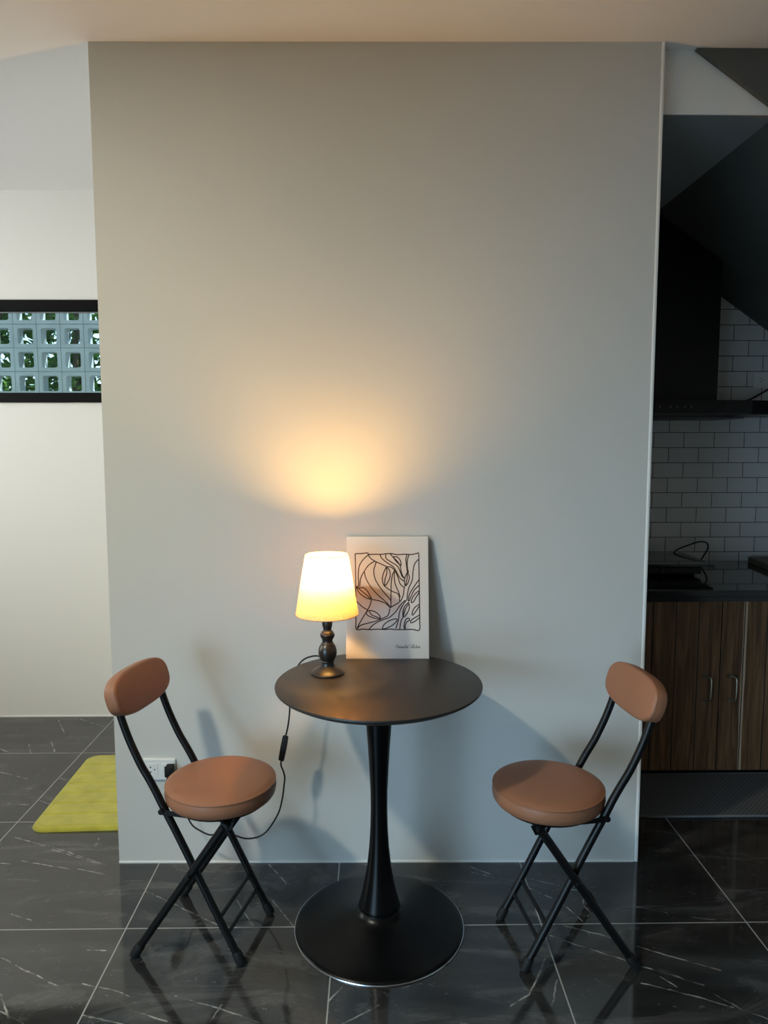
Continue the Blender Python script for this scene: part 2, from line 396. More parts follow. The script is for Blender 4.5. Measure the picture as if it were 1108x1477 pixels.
# ------------------------------------------------------------------ camera
f_px = 1054.3
cam = bpy.data.cameras.new('camera'); co = bpy.data.objects.new('camera', cam); col.objects.link(co)
cam.sensor_fit = 'HORIZONTAL'; cam.sensor_width = 36.0; cam.lens = f_px / 1108 * 36.0
cam.clip_start = .05; cam.clip_end = 200
Rt = Vector((0.99990386, -0.01380905, -0.00125855)); Dn = Vector((-0.00259933, -0.09751122, -0.99523103)); Fw = Vector((0.01362047, 0.99513862, -0.09753773))
m3 = Matrix((Rt, -Dn, -Fw)).transposed()
co.matrix_world = Matrix.Translation((0, 0, 1.39904)) @ m3.to_4x4()
sc.camera = co

# ------------------------------------------------------------------ the room
CEIL = 2.585; YB = 3.627
XL, XR, YF = -3.4, 2.9, -2.8
b = BM(); box(b, XL - .15, XR + .15, YF - .15, YB + .16, -.12, 0); struct('floor', b, M['floor'])
b = BM(); box(b, XL - .15, XR + .15, YF - .15, YB + .10, CEIL, CEIL + .15); struct('ceiling', b, M['ceiling'])
# back wall with the opening of the horizontal window
WX0, WX1, WZ0, WZ1 = -2.55, -1.02, 1.585, 2.074
b = BM()
box(b, XL - .15, WX0, YB, YB + .10, 0, CEIL); box(b, WX1, XR + .15, YB, YB + .10, 0, CEIL)
box(b, WX0, WX1, YB, YB + .10, 0, WZ0); box(b, WX0, WX1, YB, YB + .10, WZ1, CEIL)
struct('wall_back', b, M['wall_back'])
# left wall: the back room is deeper, a window in each part
b = BM()
box(b, XL - .15, XL, 1.5, YB + .1, 0, CEIL)
struct('wall_left', b, M['wall_back'])
b = BM()
box(b, -2.25, -2.1, YF - .15, 1.5, 0, CEIL); box(b, XL - .15, -2.1, 1.4, 1.5, 0, CEIL)
struct('wall_left_front', b, M['wall'])
b = BM(); box(b, XR, XR + .15, YF - .15, YB + .1, 0, CEIL); struct('wall_right', b, M['wall'])
b = BM(); box(b, -2.25, XR + .15, YF - .15, YF, 0, CEIL); struct('wall_front', b, M['wall'])
# the partition block the table stands against (its face is turned by about half a degree)
b = BM()
prism(b, [(-.851, 2.3205), (.8745, 2.3025), (.8745, YB - .002), (-.851, YB - .002)], 'z', 0, CEIL)
struct('wall_center', b, M['wall'])
# plaster corner bead on its right edge, highlight painted in, and a paint line along its foot
b = BM(); prism(b, [(.8655, 2.3020), (.8690, 2.3002), (.8730, 2.2997), (.8760, 2.3010), (.8772, 2.304), (.8774, 2.312), (.877, 2.322), (.874, 2.322), (.874, 2.304), (.866, 2.304)], 'z', 0, CEIL)
struct('trim_1', b, M['bead'], smooth=True)
b = BM(); prism(b, [(-.851, 2.3175), (.862, 2.2990), (.862, 2.304), (-.851, 2.322)], 'z', 0, .006); struct('baseboard_center', b, M['bead'])
b = BM(); box(b, XL, -.852, YB - .004, YB, 0, .006); struct('baseboard_back', b, M['bead'])

# lowered slab over the kitchen and the flight of stairs cutting through it
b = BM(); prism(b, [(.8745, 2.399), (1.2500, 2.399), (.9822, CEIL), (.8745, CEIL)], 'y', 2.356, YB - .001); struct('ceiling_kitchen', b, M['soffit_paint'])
b = BM(); prism(b, [(.8745, 2.3985), (1.2505, 2.3985), (.9840, CEIL), (.8745, CEIL)], 'y', 2.351, 2.3565); struct('trim_pale_face', b, M['bead'])  # pale board added to keep the slab's front lighter than its underside
m_s = -.6947; sx0, sz0 = 1.2507, 2.399
def soff(x): return sz0 + m_s * (x - sx0)
xa = sx0 - (CEIL - .001 - sz0) / -m_s
poly = [(xa, CEIL - .001), (2.86, soff(2.86))]
# stepped upper side, running back up under the ceiling
run, rise = .259, .18
x = 2.86; z = soff(2.86) + .22
while z + rise < CEIL - .01:
    poly += [(x, z + rise), (x - run, z + rise)]; x -= run; z += rise
poly += [(x, CEIL - .001)]
b = BM(); prism(b, poly, 'y', 2.333, YB - .009)
o = link('staircase', b, M['concrete'], smooth=False)
tag(o, 'dark concrete underside of a stair flight sloping down over the kitchen', 'staircase')

# tiled kitchen wall
b = BM(); box(b, .876, XR, YB - .008, YB - .0005, 0, 2.398); struct('wall_kitchen', b, M['subway'])

# window_1 : black frame, tinted glass
b = BM()
FY0, FY1 = YB - .012, YB + .06
box(b, WX0, WX1, FY0, FY1, 2.022, WZ1, .002); box(b, WX0, WX1, FY0, FY1, WZ0, 1.632, .002)
box(b, WX0, WX0 + .05, FY0, FY1, 1.632, 2.022, .002); box(b, WX1 - .05, WX1, FY0, FY1, 1.632, 2.022, .002)
w1 = struct('window_1', b, M['black_frame'])
b = BM(); box(b, WX0 + .05, WX1 - .05, YB + .028, YB + .034, 1.632, 2.022); link('pane', b, M['glass'], w1, False)
b = BM(); box(b, WX0 + .05, WX1 - .05, YB + .004, YB + .012, 2.0135, 2.0185); link('pane_glint_bead', b, M['glint_bead'], w1, False)  # grey strip coloured in for the reflected line along the pane edge

# breeze blocks just outside
def breeze():
    b = BM(); pitch, hole, y0, y1 = .1279, .0425, 4.10, 4.17
    bx, bz = -1.7968 * 4.10 / 3.737, 1.399 + (1.5110 - 1.399) * 4.10 / 3.737
    for i in range(-7, 7):
        for j in range(0, 5):
            x0 = bx + i * pitch + .0012; x1 = bx + (i + 1) * pitch - .0012
            z0 = bz + j * pitch + .0012; z1 = bz + (j + 1) * pitch - .0012
            cx, cz = (x0 + x1) / 2, (z0 + z1) / 2
            inner = [(cx + p, cz + q) for p, q in rounded_rect(-hole, hole, -hole, hole, .012, 4)]
            outer = []
            for p, q in inner:      # project the hole outline onto the block's outline
                dx, dz = p - cx, q - cz; k = max(abs(dx), abs(dz)); h = (x1 - x0) / 2 / k
                outer.append((cx + dx * h, cz + dz * h))
            n = len(inner)
            V = {}
            for nm, ring, y in (('if', inner, y0), ('of', outer, y0), ('ib', inner, y1), ('ob', outer, y1)):
                V[nm] = [b.verts.new((p, y, q)) for p, q in ring]
            for k in range(n):
                k2 = (k + 1) % n
                b.faces.new((V['of'][k], V['of'][k2], V['if'][k2], V['if'][k])); b.faces.new((V['if'][k], V['if'][k2], V['ib'][k2], V['ib'][k]))
                b.faces.new((V['ib'][k], V['ib'][k2], V['ob'][k2], V['ob'][k])); b.faces.new((V['ob'][k], V['ob'][k2], V['of'][k2], V['of'][k]))
    o = link('breeze_block_screen', b, M['block'], smooth=False)
    tag(o, 'grey breeze block screen with rounded square holes outside the window', 'block screen')
    # mortar joints, set back
    b = BM(); y0, y1 = 4.106, 4.16; xs = [bx + i * pitch for i in range(-7, 8)]; zs = [bz + j * pitch for j in range(0, 6)]
    for xx in xs: box(b, xx - .002, xx + .002, y0, y1, zs[0], zs[-1])
    for zz in zs: box(b, xs[0], xs[-1], y0, y1, zz - .002, zz + .002)
    link('mortar', b, simple('mortar', (.38, .42, .44), .9), o, False)
    b = BM(); box(b, xs[0], xs[-1], 4.10, 4.17, -.05, zs[0] - .002); link('plinth', b, M['block'], o, False)
breeze()

# garden: ground and a leafy hedge behind the screen
b = BM(); box(b, -7, 2, 3.80, 9, -.2, -.05); struct('ground', b, M['soil'])
def hedge():
    b = BM(); R = random.Random(3)
    for _ in range(21000):
        x = R.uniform(-5.2, -.6); y = R.uniform(4.55, 5.3) if R.random() < .55 else R.uniform(5.3, 6.2); z = R.uniform(.0, 3.3)
        L = R.uniform(.025, .06) * (1 if y < 5.3 else 1.8); wd = L * R.uniform(.22, .4)
        mt = Matrix.Translation((x, y, z)) @ Euler((R.uniform(-1.2, 1.2), R.uniform(-1.2, 1.2), R.uniform(0, 6.28))).to_matrix().to_4x4()
        pts = [(0, -L, 0), (wd, -.2 * L, .15 * L), (.7 * wd, .4 * L, .15 * L), (0, L, -.1 * L), (-.7 * wd, .4 * L, .15 * L), (-wd, -.2 * L, .15 * L), (0, 0, 0)]
        v = [b.verts.new(mt @ Vector(p)) for p in pts]
        for i in range(6): b.faces.new((v[i], v[(i + 1) % 6], v[6]))
    o = link('hedge_foliage', b, M['leaf'], smooth=False)
    tag(o, 'green garden foliage seen through the holes of the breeze blocks', 'foliage', kind='stuff')
    b = BM(); R = random.Random(5)
    for _ in range(22):
        x = R.uniform(-4.4, -1); y = R.uniform(4.7, 5.6)
        tube(b, smooth_path([(x, y, -.05), (x + R.uniform(-.1, .1), y, 1), (x + R.uniform(-.3, .3), y + R.uniform(-.2, .2), 2.7)], 4), .018, 6)
    link('stem', b, M['bark'], o)
hedge()

# other windows of the room (daylight enters here; outside the frame)
def window_frame(name, axis, at, a0, a1, z0, z1):
    b = BM(); t = .05
    def bar(p0, p1, q0, q1):
        if axis == 'x': box(b, at - .03, at + .03, p0, p1, q0, q1)
        else: box(b, p0, p1, at - .03, at + .03, q0, q1)
    bar(a0 - t, a1 + t, z0 - t, z0); bar(a0 - t, a1 + t, z1, z1 + t); bar(a0 - t, a0, z0, z1); bar(a1, a1 + t, z0, z1)
    struct(name, b, M['black_frame'])
def area(name, loc, aim, sx, sy, power, rgb, spread=PI):
    l = bpy.data.lights.new(name, 'AREA'); l.shape = 'RECTANGLE'; l.size = sx; l.size_y = sy; l.energy = power; l.color = rgb
    o = bpy.data.objects.new(name, l); col.objects.link(o); o.location = loc; o.rotation_euler = Vector(aim).to_track_quat('-Z', 'Y').to_euler(); l.spread = spread
    return o
window_frame('window_2', 'x', -2.1, -1.65, .95, .15, 1.35)
area('daylight_window_left', (-2.05, -.35, .75), (1, .75, -.40), 2.6, 1.2, LW[0], LW[1], math.radians(96))
area('ceiling_panel', (-1.40, .70, CEIL - .01), (0, 0, -1), .14, .14, LC[0], LC[1])
window_frame('window_3', 'x', XL, 2.1, 3.4, .5, 2.2)
area('daylight_window_back_room', (XL + .04, 2.75, 1.7), (1, .3, -.08), 1.3, 1.5, LB[0], LB[1], math.radians(112))

# ------------------------------------------------------------------ pedestal table
TC = (.012, 1.995); TZ = .725
t = empty('pedestal_table', (TC[0], TC[1], 0), 0, 'round black bistro table on a trumpet pedestal with disc base', 'table')
b = BM(); R = .2895
lathe(b, [(0, TZ - .020), (R - .022, TZ - .020), (R - .006, TZ - .011), (R - .0005, TZ - .006), (R, TZ - .003), (R - .0008, TZ - .0008), (R - .003, TZ), (0, TZ)], 128)
link('tabletop', b, M['table_top'], t)
b = BM(); lathe(b, [(.028, .70), (.075, .702), (.075, .706), (.028, .706)], 48); link('mounting_plate', b, M['black_metal'], t)
b = BM()
lathe(b, [(.047, .704), (.046, .69), (.0385, .63), (.0350, .585), (.0315, .54), (.0275, .47), (.0245, .41), (.0238, .36), (.0250, .30), (.0285, .24), (.0345, .185), (.0425, .135), (.0515, .095), (.0585, .070), (.0600, .0625), (.0590, .060), (.0560, .060)], 64)
link('pedestal', b, M['pedestal'], t)
b = BM(); rb = .2425
lathe(b, [(.054, .062), (.058, .0605), (.062, .054), (.069, .0475), (.082, .0405), (.105, .034), (.14, .0268), (.18, .0195), (.215, .0135), (.233, .0098), (.2405, .0075), (rb, .0055), (rb, .004), (.05, .004)], 128)
link('base', b, M['pedestal'], t)
b = BM(); lathe(b, [(rb - .02, 0), (rb + .0025, 0), (rb + .0032, .0018), (rb + .0022, .0042), (rb - .02, .0042)], 128)
rim = link('rim', b, M['chrome'], t); rim['label'] = 'thin chrome rim around the foot of the base'

# ------------------------------------------------------------------ table lamp
LX, LY = -.136, 2.073
lp = empty('table_lamp', (LX, LY, TZ), 0, 'lit table lamp with cream shade and turned black wooden stem', 'lamp')
b = BM()
lathe(b, [(0, 0), (.047, 0), (.0492, .002), (.0490, .0045), (.046, .0075), (.040, .0115), (.033, .0150), (.0262, .0185), (.0218, .0215), (.0190, .0250), (.0190, .028), (.0180, .030), (.0182, .0345), (.0198, .037), (.0188, .039), (.0215, .043), (.0250, .050), (.0266, .058), (.0268, .066), (.0258, .074), (.0232, .0815), (.0195, .0865), (.0185, .0880), (.0186, .0895), (.0165, .0915), (.0152, .0945), (.0150, .099), (.0175, .104), (.0200, .109), (.0212, .1135), (.0208, .117), (.0185, .1195), (.0178, .1225), (.0135, .1262), (.0118, .1300), (.0122, .1335), (.0138, .139), (.0150, .1455), (.0153, .1505), (.0146, .158), (.0128, .166), (.0108, .174), (.0095, .183), (.0090, .200), (0, .200)], 64)
link('lamp_stem', b, M['lamp_wood'], lp)
b = BM(); lathe(b, [(0, .198), (.013, .198), (.0145, .204), (.0145, .253), (.012, .258), (0, .258)], 32); link('socket', b, M['black_rubber'], lp)
BZ = .300
b = BM(); lathe(b, [(0, .279), (.0240, .279), (.0272, .287), (.028, .294), (.0268, .304), (.022, .314), (.0135, .3205), (0, .3225)], 32)
bl = link('bulb', b, M['bulb'], lp)
b = BM(); lathe(b, [(0, .255), (.0125, .256), (.0135, .262), (.0185, .270), (.0242, .2785), (0, .2786)], 32); link('bulb_light_stop', b, M['plate'], bl)  # unseen collar, widened to hold back the bulb's downward light
b = BM(); S0, S1, r0, r1 = .176, .3485, .0905, .0612
n = 96; rows = 24; prev = None
for j in range(rows + 1):
    f = j / rows; r = r0 + (r1 - r0) * f; z = S0 + (S1 - S0) * f
    ring = [b.verts.new((r * math.cos(2 * PI * k / n), r * math.sin(2 * PI * k / n), z)) for k in range(n)]
    if prev:
        for k in range(n): b.faces.new((prev[k], prev[(k + 1) % n], ring[(k + 1) % n], ring[k]))
    prev = ring
sh = link('lamp_shade', b, M['shade'], lp)
for zz, rr in ((S0, r0), (S1, r1)):
    b = BM(); pts = [(rr * math.cos(2 * PI * k / n), rr * math.sin(2 * PI * k / n), zz) for k in range(n)]
    tube(b, pts + pts[:1], .0011, 6, cap=False)
    link('shade_rim', b, simple('shade_rim_cloth', (.40, .30, .2), .8), sh)
b = BM()
for a in (0, 2 * PI / 3, 4 * PI / 3):
    tube(b, [(.014 * math.cos(a), .014 * math.sin(a), .237), (.0635 * math.cos(a), .0635 * math.sin(a), .332)], .0012, 6)
tube(b, [(.016 * math.cos(2 * PI * k / 24), .016 * math.sin(2 * PI * k / 24), .237) for k in range(25)], .0012, 6, cap=False)
link('shade_carrier', b, M['black_metal'], lp)
# cord: off the back of the base, over the table's rear edge, down to the wall socket
def L(p): return (p[0] - LX, p[1] - LY, p[2] - TZ)
cz = TZ + .0025
up = [(-.137, 2.105, TZ + .014), (-.150, 2.135, TZ + .023), (-.172, 2.165, TZ + .024), (-.195, 2.178, TZ + .018), (-.215, 2.184, TZ + .008), (-.231, 2.186, TZ - .008), (-.241, 2.186, .698), (-.246, 2.185, .675), (-.253, 2.185, .64), (-.260, 2.186, .595), (-.2625, 2.186, .56), (-.267, 2.187, .525), (-.272, 2.188, .502), (-.276, 2.188, .487)]
b = BM(); tube(b, [L(p) for p in smooth_path(up, 5)], .0026, 8)
lo = [(-.2905, 2.190, .408), (-.2915, 2.190, .394), (-.285, 2.192, .374), (-.281, 2.195, .352), (-.284, 2.198, .325), (-.2895, 2.202, .285), (-.302, 2.206, .235), (-.326, 2.212, .189), (-.350, 2.216, .158), (-.380, 2.22, .141), (-.417, 2.222, .138), (-.461, 2.226, .151), (-.50, 2.228, .150), (-.528, 2.23, .146), (-.560, 2.235, .158), (-.585, 2.24, .174), (-.602, 2.246, .203), (-.612, 2.256, .235), (-.625, 2.268, .262), (-.645, 2.276, .285), (-.662, 2.280, .300), (-.6675, 2.283, .312)]
tube(b, [L(p) for p in smooth_path(lo, 5)], .0026, 8)
cord = link('power_cord', b, M['cord'], lp)
# inline rocker switch
b = BM()
ax = (Vector((-.2905, 2.190, .410)) - Vector((-.2755, 2.188, .488))).normalized()
mid = (Vector((-.2905, 2.190, .410)) + Vector((-.2755, 2.188, .488))) / 2
q = ax.to_track_quat('Z', 'Y').to_matrix().to_4x4()
prism(b, [(-.0105, -.010), (-.006, -.030), (-.0045, -.041), (.0045, -.041), (.006, -.030), (.0105, -.010), (.0105, .010), (.006, .030), (.0045, .041), (-.0045, .041), (-.006, .030), (-.0105, .010)], 'y', -.0085, .0085)
bmesh.ops.bevel(b, geom=list(b.edges), offset=.0018, segments=2, affect='EDGES')
bmesh.ops.transform(b, matrix=Matrix.Translation(L(mid)) @ q, verts=b.verts)
link('inline_switch', b, M['black_rubber'], cord)
b = BM(); px, pz = -.6675, .330
box(b, px - .0125, px + .0125, 2.276, 2.3115, pz - .016, pz + .018, .004)
box(b, px - .0065, px + .0035, 2.277, 2.288, pz - .028, pz - .012, .002)
b2 = b
bmesh.ops.transform(b, matrix=Matrix.Translation((-LX, -LY, -TZ)), verts=b.verts)
link('plug', b, M['black_rubber'], cord)

# ------------------------------------------------------------------ wall outlet behind the left chair
def outlet(name, loc, rz, label, holes, w=.106, h=.071):
    t = empty(name, loc, rz, label, 'wall outlet')
    b = BM(); prism(b, rounded_rect(-w / 2, w / 2, -h / 2, h / 2, .004, 4), 'y', -.009, -.0005)
    bmesh.ops.bevel(b, geom=[e for e in b.edges if all(abs(v.co.y + .009) < 1e-5 for v in e.verts)], offset=.0025, segments=2, affect='EDGES')
    link('cover_plate', b, M['plate'], t)
    for cx in holes:
        b = BM(); prism(b, [(p + cx, q) for p, q in rounded_rect(-.017, .017, -.021, .021, .003, 3)], 'y', -.0105, -.0085)
        s = link('socket', b, M['plate'], t)
        b = BM()
        for hx, hz, rw, rh in ((-.006, .009, .0023, .0026), (-.006, -.007, .0027, .0024), (.007, .001, .0024, .0022)):
            prism(b, [(cx + hx + rw * math.cos(2 * PI * k / 12), hz + rh * math.sin(2 * PI * k / 12)) for k in range(12)], 'y', -.0112, -.0100)
        link('pin_holes', b, M['hole'], s)
    return t
outlet('wall_outlet', (-.706, 2.319, .3265), -.0105, 'white double wall outlet with a black plug behind the left chair', (-.0215, .0255))

# ------------------------------------------------------------------ canvas print leaning on the wall
fw, fh, ft = .258, .381, .018
tilt = math.atan2(.080, .366)
cv = bpy.data.objects.new('canvas_print', None); col.objects.link(cv)
cv.location = (.041, 2.2085, TZ); cv.rotation_euler = (-tilt, 0, -.012)
tag(cv, 'white canvas print of black leaf line art leaning on the wall', 'picture')
b = BM(); box(b, -fw / 2, fw / 2, 0, ft, 0, fh, .0022, 2); link('canvas', b, M['canvas'], cv)
def fmap(px, py):
    """print artwork: coordinates on the canvas face"""
    v = (1400 - py) / (1400 - 114); xl = 65 + 30 * v; xr = 958 - 16 * v
    return ((px - xl) / (xr - xl) - .5) * fw, v * fh
def ribbon(b, pts, w, sub=6, y=-.0003):
    P = smooth_path([(*fmap(*p), 0) for p in pts], sub)
    A, Bv = [], []
    for i, p in enumerate(P):
        t = (P[min(i + 1, len(P) - 1)] - P[max(i - 1, 0)]); t.normalize(); nrm = Vector((-t.y, t.x, 0)) * w / 2
        A.append(((p + nrm).x, (p + nrm).y)); Bv.append(((p - nrm).x, (p - nrm).y))
    va = [b.verts.new((x, y, z)) for x, z in A]; vb = [b.verts.new((x, y, z)) for x, z in Bv]
    for i in range(len(P) - 1): b.faces.new((va[i], va[i + 1], vb[i + 1], vb[i]))
LINES = [
 [(180,300),(250,296),(310,292),(325,306),(400,304),(450,306),(500,300),(560,298),(620,309),(700,304),(760,308),(820,298),(842,297),(845,420),(850,640),(853,860),(855,1000),(851,1100),(780,1095),(700,1096),(600,1096),(540,1091),(480,1095),(400,1092),(330,1096),(250,1091),(181,1092),(178,1000),(178,880),(181,640),(182,450),(180,300)],
 [(315,312),(260,365),(222,430),(210,520),(212,600),(205,655)], [(385,378),(320,420),(270,490),(235,560),(222,650)],
 [(315,310),(345,350),(390,380),(450,408),(500,432),(520,437)], [(400,385),(385,430),(372,480),(385,560),(420,630),(480,710),(540,780),(552,800)],
 [(275,490),(290,560),(340,650),(420,740),(500,810),(545,865)], [(190,640),(210,662),(260,658),(300,690),(330,740),(345,775),(300,770),(250,740),(210,700),(188,650)],
 [(205,662),(270,715),(340,775)], [(345,780),(420,795),(490,820),(525,850),(545,870)], [(345,780),(330,840),(300,895),(240,990),(205,1050),(188,1088)],
 [(185,800),(215,828),(250,860),(300,890)], [(285,925),(310,900),(360,902),(410,930),(440,975),(400,985),(340,965),(300,945),(285,920)], [(320,905),(350,945),(430,975)],
 [(190,1088),(230,1050),(320,1025),(400,1005),(470,975),(520,945),(540,875)], [(315,1092),(370,1040),(450,1000),(530,970),(600,910),(650,840),(700,790)],
 [(545,865),(600,835),(650,800),(680,740),(690,670),(695,645)], [(640,800),(640,760),(620,720),(570,700),(520,670),(482,640)],
 [(505,440),(535,470),(545,530),(525,590),(485,640),(462,580),(470,520),(490,470),(505,440)], [(505,440),(510,500),(490,570),(485,640)],
 [(590,480),(570,520),(555,600),(552,700),(550,870)], [(590,480),(588,560),(600,630),(630,700),(650,760)], [(520,437),(560,445),(600,490),(630,560),(650,620),(690,655)],
 [(440,310),(460,350),(520,400),(580,440),(620,510),(650,560),(690,590)], [(500,305),(505,350),(560,390),(620,430),(650,490),(670,540),(695,560)],
 [(545,300),(580,340),(620,380),(650,430),(660,490),(680,540),(690,550)], [(578,332),(620,335),(650,370),(660,420),(640,410),(600,370),(578,332)],
 [(720,310),(710,360),(715,420),(725,500)], [(742,310),(725,370),(725,440),(738,500)],
 [(725,495),(745,540),(735,600),(705,640),(695,600),(700,550),(725,495)], [(725,500),(720,570),(705,640)],
 [(838,360),(800,410),(785,480),(775,580),(740,660),(725,730),(720,790)], [(850,570),(800,640),(750,720),(735,780),(738,805)], [(852,630),(800,680),(765,745),(742,800)],
 [(850,690),(810,720),(775,770),(765,812),(790,805),(815,760),(852,705)], [(852,830),(800,870),(775,920),(780,946),(810,912),(852,850)],
 [(853,945),(800,975),(760,1005),(765,1026),(810,1007),(854,970)], [(738,812),(700,850),(680,900),(680,965),(720,930),(745,870),(738,812)], [(735,830),(700,890),(680,962)],
 [(715,788),(670,850),(640,920),(628,1000),(600,1085)], [(455,1086),(480,1040),(540,1000),(612,985),(600,1020),(550,1060),(490,1085),(455,1088)],
 [(680,965),(655,1010),(642,1092)], [(690,1093),(690,1040),(710,990),(740,980),(745,1000),(715,1020),(700,1060),(705,1093)]]
b = BM()
for ln in LINES: ribbon(b, ln, .0033)
link('printed_drawing', b, M['ink'], cv, False)
# handwriting at the lower right: "Minimalist Collection"
GL = {'M': [(0, 0), (.15, 1.0), (.45, .1), (.75, 1.0), (.9, 0), (1.05, .05)], 'i': [(0, 0), (.15, .48), (.2, .03), (.4, .05)], 'n': [(0, 0), (.08, .45), (.12, .05), (.32, .47), (.42, .03), (.6, .05)],
      'm': [(0, 0), (.08, .45), (.1, .05), (.28, .47), (.34, .05), (.5, .47), (.6, .03), (.75, .05)], 'a': [(.35, .42), (.1, .4), (.05, .08), (.3, .1), (.4, .45), (.42, .04), (.6, .05)],
      'l': [(0, 0), (.25, .8), (.18, 1.0), (.1, .5), (.18, .03), (.35, .05)], 's': [(0, 0), (.18, .48), (.28, .2), (.1, .0), (.4, .05)], 't': [(0, 0), (.15, .85), (.15, .05), (.35, .05)],
      'C': [(.7, .85), (.45, 1.05), (.08, .6), (.2, .02), (.6, .08), (.8, .2)], 'o': [(.0, .1), (.2, .45), (.38, .2), (.2, .02), (.08, .25), (.3, .42), (.5, .35)],
      'e': [(0, .1), (.28, .35), (.15, .48), (.07, .15), (.25, .0), (.45, .08)], 'c': [(.3, .4), (.12, .42), (.06, .1), (.25, .0), (.42, .08)]}
ADV = {'M': 1.05, 'm': .75, 'n': .6, 'a': .6, 'C': .75, 'o': .5, 'e': .45, 'c': .42, 'i': .4, 'l': .35, 's': .4, 't': .35, ' ': .45}
txt = 'Minimalist Collection'
tot = sum(ADV[c] for c in txt)
b = BM(); xx = 0; sc_x = 262 / tot
for ch in txt:
    if ch in GL:
        pts = [(600 + (xx + p * 1.0 + q * .12) * sc_x, 1287 - q * 38) for p, q in GL[ch]]
        ribbon(b, pts, .0007, 4)
        if ch == 'i': ribbon(b, [(600 + (xx + .3) * sc_x, 1262), (603 + (xx + .3) * sc_x, 1260)], .0009, 1)
    if ch == 't': ribbon(b, [(600 + (xx + .0) * sc_x, 1263), (600 + (xx + .4) * sc_x, 1260)], .0008, 1)
    xx += ADV[ch]
link('signature', b, M['ink'], cv, False)

# ------------------------------------------------------------------ folding chairs
def stadium_pad(b, hw, hh, th, mt, bend=.10):
    """oval cushion: outline in (y,z), thickness along x, soft edges and a seam on each rim"""
    n = 72; layers = [(-.5, .86, 0), (-.47, .93, 0), (-.40, .975, 0), (-.33, .992, 0), (-.26, 1.012, 0), (-.2, .998, 0), (0, 1.0, 0), (.2, .998, 0), (.26, 1.012, 0), (.33, .992, 0), (.40, .975, 0), (.47, .93, 0), (.5, .86, 0)]
    def outline(s):
        out = []
        for k in range(n):
            a = 2 * PI * k / n; c, q = math.cos(a), math.sin(a); e = 2 / 2.9
            y = math.copysign(abs(c) ** e, c) * hw; z = math.copysign(abs(q) ** e, q) * hh
            ins = (1 - s) * hh
            y -= math.copysign(min(abs(y), ins), y) * abs(c) ** .5; z -= math.copysign(min(abs(z), ins), z) * abs(q) ** .5
            out.append((y, z))
        return out
    vs = []
    def add(x, y, z):
        x2 = x + bend * y * y / hw / 1.0 * .6      # wraps slightly round the sitter
        v = b.verts.new(mt @ Vector((x2, y, z))); return v
    rings = [[add(t * th, y, z) for y, z in outline(s)] for t, s, _ in layers]
    for A, Bq in zip(rings, rings[1:]):
        for k in range(n): b.faces.new((A[k], A[(k + 1) % n], Bq[(k + 1) % n], Bq[k]))
    for ring, t, sgn in ((rings[0], -.5, -1), (rings[-1], .5, 1)):
        prev = ring
        for f in (.8, .55, .25):
            nx = [add(t * th + sgn * .004 * (1 - f), y * f / 1.0, z * f) for y, z in outline(.86)]
            for k in range(n): b.faces.new((prev[k], prev[(k + 1) % n], nx[(k + 1) % n], nx[k]))
            prev = nx
        b.faces.new(prev)

